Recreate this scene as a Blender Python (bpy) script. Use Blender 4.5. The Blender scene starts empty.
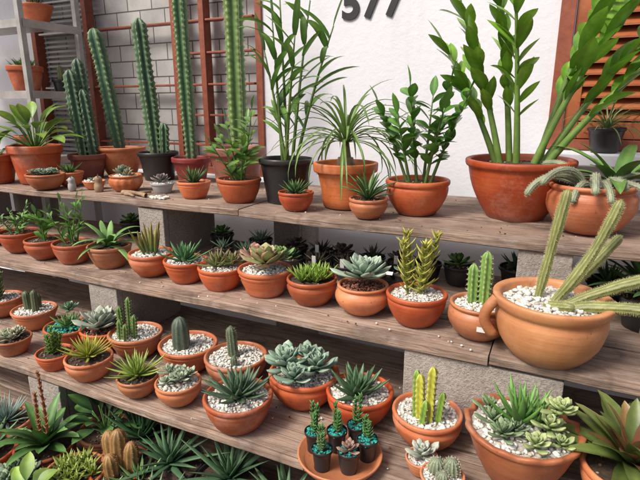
import bpy, math, random
from mathutils import Vector, Matrix, noise
pi=math.pi
def rad(d): return math.radians(d)
scene=bpy.context.scene
# ---------------------------------------------------------------- camera
H=1.45; psi=rad(25.6); th=rad(14.8)
fwd=Vector((-math.sin(psi)*math.cos(th), math.cos(psi)*math.cos(th), -math.sin(th)))
right=Vector((math.cos(psi),math.sin(psi),0)); up=right.cross(fwd)
cam=bpy.data.cameras.new("camera"); co=bpy.data.objects.new("camera",cam); scene.collection.objects.link(co)
co.matrix_world=Matrix(((right.x,up.x,-fwd.x,0),(right.y,up.y,-fwd.y,0),(right.z,up.z,-fwd.z,H),(0,0,0,1)))
cam.lens=28.1; cam.clip_start=.02; cam.clip_end=800
scene.camera=co
scene.view_settings.view_transform='Standard'; scene.view_settings.look='None'; scene.view_settings.exposure=0
# ---------------------------------------------------------------- light
SUN_EL=rad(50); SUN_AZ=rad(212)
w=bpy.data.worlds.new("World"); scene.world=w; w.use_nodes=True
nt=w.node_tree; bg=nt.nodes["Background"]; sky=nt.nodes.new("ShaderNodeTexSky"); sky.sky_type='NISHITA'
sky.sun_disc=False; sky.sun_elevation=SUN_EL; sky.sun_rotation=SUN_AZ; sky.dust_density=6; sky.air_density=.7
nt.links.new(sky.outputs[0],bg.inputs[0]); bg.inputs[1].default_value=.14
sl=bpy.data.lights.new("sun","SUN"); sl.energy=3.1; sl.angle=rad(16); sl.color=(1,.94,.85)
so=bpy.data.objects.new("sun",sl); scene.collection.objects.link(so)
d=Vector((math.sin(rad(32))*math.cos(SUN_EL), math.cos(rad(32))*math.cos(SUN_EL), -math.sin(SUN_EL)))
so.rotation_euler=d.to_track_quat('-Z','Y').to_euler()
# ---------------------------------------------------------------- materials
def newmat(name):
    m=bpy.data.materials.new(name); m.use_nodes=True
    n=m.node_tree.nodes; l=m.node_tree.links
    return m,n,l,n["Principled BSDF"]
def N(n,t,**k):
    x=n.new(t)
    for a,b in k.items(): setattr(x,a,b)
    return x
def texmap(n,l,scale=(1,1,1),coord='Object',rnd=False):
    tc=N(n,"ShaderNodeTexCoord"); mp=N(n,"ShaderNodeMapping"); mp.inputs['Scale'].default_value=scale
    l.new(tc.outputs[coord],mp.inputs[0])
    if rnd:
        oi=N(n,"ShaderNodeObjectInfo"); mu=N(n,"ShaderNodeMath",operation='MULTIPLY'); mu.inputs[1].default_value=37.
        l.new(oi.outputs['Random'],mu.inputs[0]); cb=N(n,"ShaderNodeCombineXYZ")
        for i in range(3): l.new(mu.outputs[0],cb.inputs[i])
        l.new(cb.outputs[0],mp.inputs['Location'])
    return mp.outputs[0]
def ramp(n,l,src,stops):
    r=N(n,"ShaderNodeValToRGB"); l.new(src,r.inputs[0]); e=r.color_ramp.elements
    while len(e)<len(stops): e.new(.5)
    for k,(p,c) in enumerate(stops):
        e[k].position=p; e[k].color=(*c,1) if len(c)==3 else c
    return r.outputs[0]
def noise_t(n,l,vec,scale,detail=4,rough=.55,dist=0):
    t=N(n,"ShaderNodeTexNoise"); l.new(vec,t.inputs['Vector']); t.inputs['Scale'].default_value=scale
    t.inputs['Detail'].default_value=detail; t.inputs['Roughness'].default_value=rough; t.inputs['Distortion'].default_value=dist
    return t.outputs['Fac']
def mix(n,l,a,b,f,mode='MIX'):
    m=N(n,"ShaderNodeMix",data_type='RGBA',blend_type=mode)
    for s,v in ((m.inputs[6],a),(m.inputs[7],b),(m.inputs[0],f)):
        if isinstance(v,(tuple,list)): s.default_value=(*v,1)
        elif isinstance(v,(int,float)): s.default_value=v
        else: l.new(v,s)
    return m.outputs[2]
def bump(n,l,p,h,strength,dist=.002):
    b=N(n,"ShaderNodeBump"); b.inputs['Strength'].default_value=strength; b.inputs['Distance'].default_value=dist
    l.new(h,b.inputs['Height']); l.new(b.outputs[0],p.inputs['Normal'])

def pot_mat(name,base,dark,light,rough=.38,stain=.42):
    m,n,l,p=newmat(name); v=texmap(n,l,rnd=True)
    a=noise_t(n,l,v,14,5,.6); oi=N(n,"ShaderNodeObjectInfo")
    c=ramp(n,l,a,[(.3,dark),(.52,base),(.75,light)])
    v2=texmap(n,l,(3,3,60),rnd=True); st=noise_t(n,l,v2,2.2,3)
    c=mix(n,l,c,dark,ramp(n,l,st,[(.5,(0,0,0)),(.8,(.4,.4,.4))]))
    hs=N(n,"ShaderNodeHueSaturation"); l.new(c,hs.inputs['Color'])
    mr=N(n,"ShaderNodeMapRange"); l.new(oi.outputs['Random'],mr.inputs[0]); mr.inputs[3].default_value=.66; mr.inputs[4].default_value=1.12
    l.new(mr.outputs[0],hs.inputs['Value'])
    mu=N(n,"ShaderNodeMath",operation='MULTIPLY'); mu.inputs[1].default_value=7.3; l.new(oi.outputs['Random'],mu.inputs[0])
    fr=N(n,"ShaderNodeMath",operation='FRACT'); l.new(mu.outputs[0],fr.inputs[0])
    mr2=N(n,"ShaderNodeMapRange"); l.new(fr.outputs[0],mr2.inputs[0]); mr2.inputs[3].default_value=.512; mr2.inputs[4].default_value=.490
    l.new(mr2.outputs[0],hs.inputs['Hue'])
    mr3=N(n,"ShaderNodeMapRange"); l.new(fr.outputs[0],mr3.inputs[0]); mr3.inputs[3].default_value=.88; mr3.inputs[4].default_value=1.03
    l.new(mr3.outputs[0],hs.inputs['Saturation'])
    d=noise_t(n,l,v,6,6,.7)
    c2=mix(n,l,hs.outputs[0],(.62,.48,.38),ramp(n,l,d,[(.55,(0,0,0)),(.75,(stain,stain,stain))]))
    sp=noise_t(n,l,v,80,3,.6)
    c3=mix(n,l,c2,(.10,.05,.028),ramp(n,l,sp,[(.65,(0,0,0)),(.72,(.5,.5,.5))]))
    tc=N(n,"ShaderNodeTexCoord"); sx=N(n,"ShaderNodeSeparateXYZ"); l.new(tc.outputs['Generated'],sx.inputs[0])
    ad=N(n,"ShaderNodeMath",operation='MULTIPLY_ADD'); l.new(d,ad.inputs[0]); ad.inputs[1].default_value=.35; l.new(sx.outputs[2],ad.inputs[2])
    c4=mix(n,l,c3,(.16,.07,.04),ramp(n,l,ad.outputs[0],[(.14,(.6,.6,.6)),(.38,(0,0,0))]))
    l.new(c4,p.inputs['Base Color'])
    l.new(ramp(n,l,d,[(.35,(rough,)*3),(.75,(rough+.35,)*3)]),p.inputs['Roughness'])
    bump(n,l,p,st,.3,.003)
    return m
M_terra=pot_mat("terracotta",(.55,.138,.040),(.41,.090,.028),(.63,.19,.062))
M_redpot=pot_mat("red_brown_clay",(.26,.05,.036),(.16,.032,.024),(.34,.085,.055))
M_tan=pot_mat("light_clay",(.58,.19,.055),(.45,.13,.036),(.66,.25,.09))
def simple(name,c,rough=.6,c2=None,scale=8,bs=0,metal=0):
    m,n,l,p=newmat(name); v=texmap(n,l,rnd=True); a=noise_t(n,l,v,scale,5,.6)
    l.new(ramp(n,l,a,[(.3,c2 or tuple(x*.7 for x in c)),(.7,c)]),p.inputs['Base Color']); p.inputs['Roughness'].default_value=rough
    p.inputs['Metallic'].default_value=metal
    if bs: bump(n,l,p,a,bs,.004)
    return m
M_black=simple("black_plastic",(.03,.03,.032),.36,(.016,.016,.017))
M_grey=simple("grey_ceramic",(.42,.42,.42),.5)
M_soil=simple("potting_soil",(.085,.055,.035),.95,(.03,.018,.012),120,1)
M_sand=simple("light_grit",(.6,.57,.52),.95,(.38,.35,.31),200,1)
M_drift=simple("driftwood",(.42,.30,.19),.85,(.2,.12,.07),30,.6)
def attr_mat(name,rough,trans=0,bumps=.15,bscale=90,vr=.3):
    m,n,l,p=newmat(name); at=N(n,"ShaderNodeAttribute"); at.attribute_name="Col"
    v=texmap(n,l); a=noise_t(n,l,v,26,4,.6)
    c=mix(n,l,at.outputs['Color'],ramp(n,l,a,[(.3,(1-vr,)*3),(.7,(1+vr*.4,1+vr*.4,1+vr*.2))]),1,'MULTIPLY')
    l.new(c,p.inputs['Base Color']); p.inputs['Roughness'].default_value=rough
    b=noise_t(n,l,v,bscale,2); bump(n,l,p,b,bumps,.002)
    if trans:
        tr=N(n,"ShaderNodeBsdfTranslucent"); l.new(c,tr.inputs[0]); mx=N(n,"ShaderNodeMixShader"); mx.inputs[0].default_value=trans
        l.new(p.outputs[0],mx.inputs[1]); l.new(tr.outputs[0],mx.inputs[2]); l.new(mx.outputs[0],n["Material Output"].inputs[0])
    return m
M_flesh=attr_mat("succulent_skin",.5)
M_leaf=attr_mat("thin_leaf",.38,.28)
M_gloss=attr_mat("glossy_leaf",.27,.15)
M_stone=attr_mat("pebbles",.75,bumps=.3)
def wood_mat(name,base,dark,light):
    m,n,l,p=newmat(name); v=texmap(n,l,(1.0,26,26),rnd=True)
    g=noise_t(n,l,v,3.5,7,.68,.9); v2=texmap(n,l,(2,3.5,3.5),rnd=True); b=noise_t(n,l,v2,2.5,5,.6)
    c=ramp(n,l,g,[(.33,dark),(.46,base),(.66,light)])
    c=mix(n,l,c,tuple(x*.34 for x in base),ramp(n,l,b,[(.46,(0,0,0)),(.68,(.75,.75,.75))]))
    wt=noise_t(n,l,v2,8,4,.7)
    c=mix(n,l,c,(.46,.40,.36),ramp(n,l,wt,[(.52,(0,0,0)),(.74,(.55,.55,.55))]))
    vo2=N(n,"ShaderNodeTexVoronoi"); v5=texmap(n,l,(5.5,5.5,.5),rnd=True); l.new(v5,vo2.inputs['Vector']); vo2.inputs['Scale'].default_value=1.0
    rg_=ramp(n,l,vo2.outputs['Distance'],[(.20,(0,0,0)),(.25,(.45,.45,.45)),(.30,(0,0,0))])
    c=mix(n,l,c,(.12,.08,.06),rg_)
    vo=N(n,"ShaderNodeTexVoronoi"); v4=texmap(n,l,(2.2,7,7),rnd=True); l.new(v4,vo.inputs['Vector']); vo.inputs['Scale'].default_value=1.0
    c=mix(n,l,c,(.09,.05,.03),ramp(n,l,vo.outputs['Distance'],[(.03,(.85,.85,.85)),(.11,(0,0,0))]))
    oi=N(n,"ShaderNodeObjectInfo"); mr=N(n,"ShaderNodeMapRange"); l.new(oi.outputs['Random'],mr.inputs[0]); mr.inputs[3].default_value=.78; mr.inputs[4].default_value=1.12
    hs=N(n,"ShaderNodeHueSaturation"); l.new(c,hs.inputs['Color']); l.new(mr.outputs[0],hs.inputs['Value'])
    l.new(hs.outputs[0],p.inputs['Base Color']); p.inputs['Roughness'].default_value=.85
    bump(n,l,p,g,1,.007); return m
M_wood=wood_mat("weathered_plank",(.34,.235,.175),(.155,.10,.072),(.46,.35,.28))
m,n,l,p=newmat("white_painted_plaster"); v=texmap(n,l)
a=noise_t(n,l,v,1.3,5,.6); b=noise_t(n,l,v,45,4,.6); v3=texmap(n,l,(9,1,.7)); s=noise_t(n,l,v3,1.2,5)
c=ramp(n,l,a,[(.3,(.72,.735,.80)),(.7,(.80,.81,.86))])
c=mix(n,l,c,(.55,.53,.52),ramp(n,l,s,[(.55,(0,0,0)),(.85,(.3,.3,.3))]))
l.new(c,p.inputs['Base Color']); p.inputs['Roughness'].default_value=.85; bump(n,l,p,b,.45,.004); M_wall=m
M_wred=simple("brick_red_paint",(.33,.095,.05),.5,(.21,.055,.03),30,.2)
M_shut=simple("varnished_shutter_wood",(.44,.14,.05),.42,(.27,.075,.028),12,.2)
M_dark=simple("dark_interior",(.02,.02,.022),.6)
M_slat=simple("grey_blind",(.42,.42,.42),.5,(.3,.3,.3))
M_metal=simple("painted_metal",(.50,.50,.49),.4,(.36,.34,.32),15,.1,.3)
M_num=simple("number_plate_black",(.03,.03,.035),.4)
M_label=simple("paper_label",(.8,.8,.77),.7,(.74,.74,.71))
m,n,l,p=newmat("pane_blocks"); tc=N(n,"ShaderNodeTexCoord"); sx=N(n,"ShaderNodeSeparateXYZ"); cb=N(n,"ShaderNodeCombineXYZ")
l.new(tc.outputs['Object'],sx.inputs[0]); l.new(sx.outputs[0],cb.inputs[0]); l.new(sx.outputs[2],cb.inputs[1])
br=N(n,"ShaderNodeTexBrick"); l.new(cb.outputs[0],br.inputs[0]); br.inputs['Color1'].default_value=(.50,.50,.50,1); br.inputs['Color2'].default_value=(.62,.61,.59,1)
br.inputs['Mortar'].default_value=(.12,.115,.11,1); br.inputs['Scale'].default_value=1; br.inputs['Mortar Size'].default_value=.0035
br.inputs['Brick Width'].default_value=.17; br.inputs['Row Height'].default_value=.085
v=texmap(n,l); a=noise_t(n,l,v,5,5,.6)
l.new(mix(n,l,br.outputs[0],ramp(n,l,a,[(.3,(.62,.62,.62)),(.7,(1,1,1))]),1,'MULTIPLY'),p.inputs['Base Color']); p.inputs['Roughness'].default_value=.3
bump(n,l,p,br.outputs['Fac'],-.6,.004); M_pane=m
m,n,l,p=newmat("concrete_block"); v=texmap(n,l,rnd=True); a=noise_t(n,l,v,8,5,.6); b=noise_t(n,l,v,150,3,.7)
l.new(mix(n,l,ramp(n,l,a,[(.3,(.32,.28,.245)),(.7,(.48,.43,.385))]),ramp(n,l,b,[(.33,(.68,.68,.68)),(.62,(1,1,1))]),1,'MULTIPLY'),p.inputs['Base Color'])
p.inputs['Roughness'].default_value=.95; bump(n,l,p,b,.9,.005); M_block=m
m,n,l,p=newmat("ground_earth"); v=texmap(n,l); a=noise_t(n,l,v,2,6,.65); b=noise_t(n,l,v,40,4,.7)
l.new(mix(n,l,ramp(n,l,a,[(.3,(.10,.075,.06)),(.7,(.22,.18,.14))]),ramp(n,l,b,[(.3,(.5,.5,.5)),(.6,(1,1,1))]),1,'MULTIPLY'),p.inputs['Base Color'])
p.inputs['Roughness'].default_value=.95; bump(n,l,p,b,1,.01); M_ground=m
# ---------------------------------------------------------------- mesh builder
class MB:
    def __init__(s): s.v=[]; s.f=[]; s.c=[]
    def vert(s,p,c=(1,1,1)): s.v.append(tuple(p)); s.c.append(c); return len(s.v)-1
    def ring(s,pts,cols):
        i=len(s.v); s.v.extend(tuple(p) for p in pts); s.c.extend(cols if isinstance(cols,list) else [cols]*len(pts)); return i
    def bridge(s,a,b,n,close=True):
        for k in range(n if close else n-1):
            k2=(k+1)%n; s.f.append((a+k,a+k2,b+k2,b+k))
    def obj(s,name,mat,smooth=True,parent=None,loc=None):
        me=bpy.data.meshes.new(name); me.from_pydata(s.v,[],s.f); me.update()
        if smooth: me.polygons.foreach_set('use_smooth',[True]*len(me.polygons))
        ca=me.color_attributes.new("Col",'FLOAT_COLOR','POINT')
        flat=[]
        for c in s.c: flat.extend((c[0],c[1],c[2],1))
        ca.data.foreach_set('color',flat)
        me.materials.append(mat); o=bpy.data.objects.new(name,me); scene.collection.objects.link(o)
        if loc is not None: o.location=loc
        if parent: o.parent=parent
        return o
def lerp(a,b,t): return a+(b-a)*t
def mixc(a,b,t): return tuple(lerp(x,y,t) for x,y in zip(a,b))
def mulc(a,k): return tuple(x*k for x in a)
PROF={
 'lance':[(0,.8),(.15,.95),(.3,1),(.55,.8),(.8,.42),(1,.02)],
 'aloe':[(0,1),(.25,.9),(.5,.7),(.75,.42),(.92,.16),(1,.02)],
 'spoon':[(0,.4),(.25,.6),(.55,.92),(.75,1),(.9,.75),(1,.08)],
 'oval':[(0,.08),(.15,.5),(.35,.92),(.55,1),(.8,.68),(1,.03)],
 'strap':[(0,.5),(.15,.9),(.4,1),(.7,.85),(.9,.45),(1,.02)],
}
def prof(name,t):
    P=PROF[name]
    for (a,x),(b,y) in zip(P,P[1:]):
        if t<=b: return lerp(x,y,(t-a)/(b-a))
    return P[-1][1]
def leaf(mb,p,az,el,L,W,T,bend,c0,c1,pr='lance',n=6,roll=0,tip=None,fold=.25,chan=.4,edge=None,side_bend=0):
    p=Vector(p); prev=None
    for i in range(n+1):
        t=i/n; e=el-bend*t; a2=az+side_bend*t
        d=Vector((math.cos(a2)*math.cos(e),math.sin(a2)*math.cos(e),math.sin(e)))
        sd=Vector((-math.sin(a2),math.cos(a2),0)); nm=Vector((-math.cos(a2)*math.sin(e),-math.sin(a2)*math.sin(e),math.cos(e)))
        if roll:
            cr,sr=math.cos(roll),math.sin(roll); sd,nm=sd*cr+nm*sr,nm*cr-sd*sr
        wv=W/2*prof(pr,t); c=mixc(c0,c1,t)
        if tip and t>.85: c=tip
        ec=edge or c
        if T>0:
            tv=T/2*max(.05,prof(pr,t))**.6
            pts=[p+sd*wv, p+sd*wv*.55+nm*tv*(1-chan*1.3), p-sd*wv*.55+nm*tv*(1-chan*1.3), p-sd*wv, p-sd*wv*.55-nm*tv, p+sd*wv*.55-nm*tv]
            cols=[ec,c,c,ec,mulc(c,.85),mulc(c,.85)]
            k=mb.ring(pts,cols)
            if prev is not None: mb.bridge(prev,k,6)
            else: mb.f.append(tuple(range(k+5,k-1,-1)))
        else:
            pts=[p+sd*wv+nm*wv*fold,p+sd*wv*.5+nm*wv*fold*.3,p,p-sd*wv*.5+nm*wv*fold*.3,p-sd*wv+nm*wv*fold]
            k=mb.ring(pts,[ec,c,mulc(c,1.25),c,ec])
            if prev is not None: mb.bridge(prev,k,5,False)
        prev=k; p=p+d*(L/n)
def tube(mb,pts,r0,r1,col,seg=7,col2=None):
    prev=None; n=len(pts)
    for i,p in enumerate(pts):
        p=Vector(p); q=Vector(pts[min(i+1,n-1)])-Vector(pts[max(i-1,0)]); q.normalize()
        a=q.orthogonal().normalized() if prev is None else (pa-q*pa.dot(q)).normalized(); pa=a; b=q.cross(a)
        r=lerp(r0,r1,i/(n-1)); c=mixc(col,col2 or col,i/(n-1))
        k=mb.ring([p+(a*math.cos(2*pi*j/seg)+b*math.sin(2*pi*j/seg))*r for j in range(seg)],c)
        if prev is not None: mb.bridge(prev,k,seg)
        prev=k
    e=mb.vert(p,c)
    for j in range(seg): mb.f.append((prev+j,prev+(j+1)%seg,e))
def curve(base,az,el,L,bend,n=10,wob=0,rg=None):
    p=Vector(base); out=[p.copy()]
    for i in range(n):
        e=el-bend*(i+.5)/n; a=az+(rg.uniform(-wob,wob) if rg and wob else 0)
        p=p+Vector((math.cos(a)*math.cos(e),math.sin(a)*math.cos(e),math.sin(e)))*(L/n); out.append(p.copy())
    return out
def spike(mb,p,d,L,w,col):
    s=d.orthogonal().normalized()*w
    a=mb.ring([p+s,p-s,p+d*L],col); mb.f.append((a,a+1,a+2))
    s=d.cross(s); a=mb.ring([p+s,p-s,p+d*L],col); mb.f.append((a,a+1,a+2))
def column(mb,rg,pts,r,ribs,depth,col,crest,sl=.012,scol=(.6,.55,.42),step=.02,lump=.05,nsp=4,dome=None,base_t=.8,areole=.0018,scal=0):
    seg=ribs*(6 if scal else 4); n=len(pts); L=sum((Vector(pts[i+1])-Vector(pts[i])).length for i in range(n-1))
    nr=max(14,int(L/(r*.35)));  m=max(2,int(L/step))
    if scal: nr=m*4
    def at(t):
        x=t*(n-1); i=min(int(x),n-2); return Vector(pts[i]).lerp(Vector(pts[i+1]),x-i)
    dome=dome or min(.5,1.3*r/L); prev=None; pa=None; ph=rg.random()*6
    rings=[]
    ts=[i/nr*(1-dome) for i in range(nr+1)]+[1-dome+dome*math.sin(k/6*pi/2) for k in range(1,7)]
    for t in ts:
        p=at(min(t,.9999)); q=(at(min(1,t+.03))-at(max(0,t-.03))).normalized()
        a=q.orthogonal().normalized() if pa is None else (pa-q*pa.dot(q)).normalized(); pa=a; b=q.cross(a)
        s=max(0,(t-(1-dome))/dome); rr=r*math.sqrt(max(.0,1-s*s))*(base_t+(1-base_t)*min(1,t*5))*(1+lump*math.sin(ph+t*L/r*.55)+lump*.7*math.sin(ph*2+t*L/r*.23))
        rr=max(rr,r*.06); P=[];Cc=[]; sc_=1+scal*math.cos(2*pi*t*m)
        old=1-.75*min(1,t*6)
        for j in range(seg):
            an=2*pi*j/seg; mm=(1+math.cos(ribs*an))/2
            if scal: mm=mm**1.5
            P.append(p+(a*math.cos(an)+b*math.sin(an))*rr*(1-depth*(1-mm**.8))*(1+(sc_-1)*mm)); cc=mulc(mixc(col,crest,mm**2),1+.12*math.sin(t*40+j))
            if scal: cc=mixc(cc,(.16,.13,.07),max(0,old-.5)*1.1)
            Cc.append(cc)
        k=mb.ring(P,Cc)
        if prev is not None: mb.bridge(prev,k,seg)
        prev=k; rings.append((t,p,q,a,b,rr))
    mb.f.append(tuple(range(prev,prev+seg)))
    if sl>0:
        for i in range(m+1):
            t=i/m; j=min(range(len(rings)),key=lambda z:abs(rings[z][0]-t)); _,p,q,a,b,rr=rings[j]; p=at(min(t,.9999))
            for k in range(ribs):
                an=2*pi*k/ribs; o=(a*math.cos(an)+b*math.sin(an)); pp=p+o*rr*(1+scal*.9)
                if areole: spike(mb,pp-q*areole,(q+o*.3).normalized(),areole*2.2,areole*1.1,(.7,.66,.55))
                for h in range(nsp):
                    dd=(o*rg.uniform(.5,1)+q*rg.uniform(-.7,.9)+q.cross(o)*rg.uniform(-.8,.8)).normalized()
                    spike(mb,pp,dd,sl*rg.uniform(.6,1.15),sl*.04,scol)
def fuzzy(mb,rg,pts,r,col,crest,bl=.005,dens=1.0,scol=(.62,.58,.42),ribs=9,lump=.06):
    column(mb,rg,pts,r,ribs,.12,col,crest,sl=bl,scol=scol,step=.006/dens,lump=lump,nsp=3,areole=0)
def rosette(mb,rg,c,n,L,W,T,el0,el1,c0,c1,pr='aloe',bend=0,inner=.45,jit=.12,off=0,tip=None,chan=.4,nseg=6,edge=None,rise=0,fold=.25,vary=.15,wj=.08):
    a0=rg.random()*6
    for i in range(n):
        f=i/max(1,n-1); az=a0+i*2.39996+rg.uniform(-jit,jit); el=lerp(el0,el1,f)+rg.uniform(-jit,jit)
        s=lerp(1,inner,f)*rg.uniform(.86,1.12); k=rg.uniform(1-vary,1+vary); o=off*(1-f)
        leaf(mb,(c[0]+math.cos(az)*o,c[1]+math.sin(az)*o,c[2]+rise*f),az,el,L*s,W*(s**.7),T*s,bend*(1-f*.5)*rg.uniform(.6,1.4),mulc(c0,k),mulc(c1,k),pr,nseg,tip=tip,chan=chan,edge=edge,fold=fold,roll=rg.uniform(-wj,wj),side_bend=rg.uniform(-wj,wj)*2)
def leafstem(mb,rg,base,az,el,L,bend,r,nl,lL,lW,T,c0,c1,sc,pr='oval',t0=.25,spread=1.0,lel=.5,pairs=True,lb=.3,spiral=False,term=True,fold=.25,small=.6):
    pts=curve(base,az,el,L,bend,12,.03,rg); tube(mb,pts,r,r*.35,sc)
    for i in range(nl):
        t=t0+(1-t0)*i/nl; x=t*12; k=min(int(x),11); p=pts[k].lerp(pts[k+1],x-k)
        q=(pts[k+1]-pts[k]).normalized(); s=lerp(1,small,t)*rg.uniform(.82,1.14)
        if i<2: s*=.8
        sd=Vector((-math.sin(az),math.cos(az),0))
        for h in ((1,-1) if pairs else ((1,) if i%2 else (-1,))):
            if spiral:
                an=i*2.4+(pi if h<0 else 0); o=Vector((math.cos(an),math.sin(an),0)); dd=(q*lel+o*spread)
            else: dd=(q*lel*rg.uniform(.8,1.25)+sd*h*spread+Vector((rg.uniform(-.3,.3),rg.uniform(-.3,.3),rg.uniform(-.15,.25))))
            dd.normalize(); k2=rg.uniform(.78,1.25)
            leaf(mb,p+q*rg.uniform(-.01,.01),math.atan2(dd.y,dd.x),math.asin(max(-1,min(1,dd.z))),lL*s*rg.uniform(.85,1.12),lW*s,T,lb*rg.uniform(.3,1.6),mulc(c0,k2),mulc(c1,k2),pr,7,roll=rg.uniform(-.5,.5),fold=fold,side_bend=rg.uniform(-.15,.15))
    if term:
        q=(pts[-1]-pts[-2]).normalized(); leaf(mb,pts[-1],math.atan2(q.y,q.x),math.asin(max(-1,min(1,q.z))),lL*small,lW*small,T,.1,c0,c1,pr,6)
# ---------------------------------------------------------------- pots
POTP={
 'bowl':[(.0,0),(.56,0),(.6,.02),(.74,.18),(.88,.42),(.955,.62),(.97,.76),(.95,.82),(.99,.85),(1.015,.90),(1.01,.965),(.975,1.0),(.925,.99),(.90,.93),(.88,.86)],
 'round':[(.0,0),(.5,0),(.56,.03),(.78,.2),(.95,.42),(1.0,.6),(.96,.76),(.87,.85),(.88,.88),(.94,.93),(.93,.985),(.88,1.0),(.83,.97),(.82,.87)],
 'cup':[(.0,0),(.66,0),(.69,.02),(.79,.35),(.89,.7),(.92,.79),(.99,.80),(1.01,.84),(1.02,.97),(.99,1.0),(.92,1.0),(.90,.95),(.88,.86)],
 'big':[(.0,0),(.5,0),(.54,.02),(.70,.25),(.84,.5),(.93,.75),(.955,.86),(1.0,.89),(1.02,.93),(1.02,.98),(.99,1.0),(.93,.99),(.91,.94),(.89,.88)],
 'urn':[(.0,0),(.55,0),(.6,.03),(.78,.2),(.9,.45),(.94,.65),(.93,.78),(.99,.84),(1.03,.93),(1.03,.985),(.99,1.0),(.9,.98),(.88,.93),(.86,.86)],
 'plastic':[(.0,0),(.70,0),(.72,.02),(.84,.5),(.94,.86),(1.0,.87),(1.01,.97),(.98,1.0),(.95,.99),(.93,.9),(.92,.86)],
}
def catmull(P,k=2):
    out=[]
    for i in range(len(P)-1):
        p0=P[max(i-1,0)];p1=P[i];p2=P[i+1];p3=P[min(i+2,len(P)-1)]
        if i<2: out.append(p1); continue
        for j in range(k):
            t=j/k; out.append(tuple(.5*((2*b)+(-a+c)*t+(2*a-5*b+4*c-d)*t*t+(-a+3*b-3*c+d)*t**3) for a,b,c,d in zip(p0,p1,p2,p3)))
    out.append(P[-1]); return out
def pot_mesh(rg,R,h,kind,scallop=0,ridge=0):
    mb=MB(); P=catmull(POTP[kind]); seg=56 if (scallop or ridge) else 44; prev=None; ph=rg.random()*6
    ecc=rg.uniform(-.018,.018); w1=rg.uniform(.93,1.05); tl=rg.uniform(-.016,.016)
    for (r,z) in P:
        pts=[]
        for j in range(seg):
            a=2*pi*j/seg; rr=R*r*(1+ecc*math.cos(2*a+ph))*(w1 if .2<z<.75 else 1); zz=z*h
            if scallop and z>.8: rr*=1+.035*math.cos(scallop*a)*(z-.8)/.2; zz-=h*.03*(1-math.cos(scallop*a))*(z-.8)/.2
            if ridge and .05<z<.85: rr*=.95+.06*abs(math.cos(ridge*a/2))
            pts.append((rr*math.cos(a),rr*math.sin(a),zz+R*tl*math.sin(a+ph)*z))
        k=mb.ring(pts,(1,1,1))
        if prev is not None: mb.bridge(prev,k,seg)
        prev=k
    return mb,P[-1][0]*R,P[-1][1]*h
g_=(1+5**.5)/2
IV=[Vector(v).normalized() for v in [(-1,g_,0),(1,g_,0),(-1,-g_,0),(1,-g_,0),(0,-1,g_),(0,1,g_),(0,-1,-g_),(0,1,-g_),(g_,0,-1),(g_,0,1),(-g_,0,-1),(-g_,0,1)]]
FI=[(0,11,5),(0,5,1),(0,1,7),(0,7,10),(0,10,11),(1,5,9),(5,11,4),(11,10,2),(10,7,6),(7,1,8),(3,9,4),(3,4,2),(3,2,6),(3,6,8),(3,8,9),(4,9,5),(2,4,11),(6,2,10),(8,6,7),(9,8,1)]
def one_stone(mb,rg,c,s,cols,flat=(.5,.9)):
    sc=Vector((rg.uniform(.7,1.3),rg.uniform(.7,1.3),rg.uniform(*flat)))*s
    col=mulc(rg.choice(cols),rg.uniform(.82,1.1)); rot=Matrix.Rotation(rg.random()*6,3,'Z')@Matrix.Rotation(rg.uniform(-.5,.5),3,'X')
    k=mb.ring([Vector(c)+rot@Vector((v.x*sc.x,v.y*sc.y,v.z*sc.z))*rg.uniform(.85,1.12) for v in IV],col)
    mb.f.extend((k+x,k+y,k+zz) for x,y,zz in FI)
def stones(rg,Rin,z,n,size,cols,hole=0):
    mb=MB()
    for i in range(n):
        r=Rin*math.sqrt(rg.uniform(hole,1)); a=rg.random()*2*pi; s=size*rg.choice((.55,.75,.9,1,1.15,1.4))*rg.uniform(.9,1.1)
        dome=(1-(r/Rin)**2)*Rin*.10
        one_stone(mb,rg,(r*math.cos(a),r*math.sin(a),z+dome+rg.uniform(0,.5)*s),s,cols)
    return mb
WHITE=[(.80,.79,.76),(.86,.85,.82),(.72,.69,.64),(.84,.83,.80),(.84,.83,.80),(.55,.48,.4)]
TEAL=[(.02,.38,.33),(.03,.46,.40),(.02,.29,.27)]
REDG=[(.25,.09,.06),(.16,.06,.04),(.3,.14,.1)]
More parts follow.
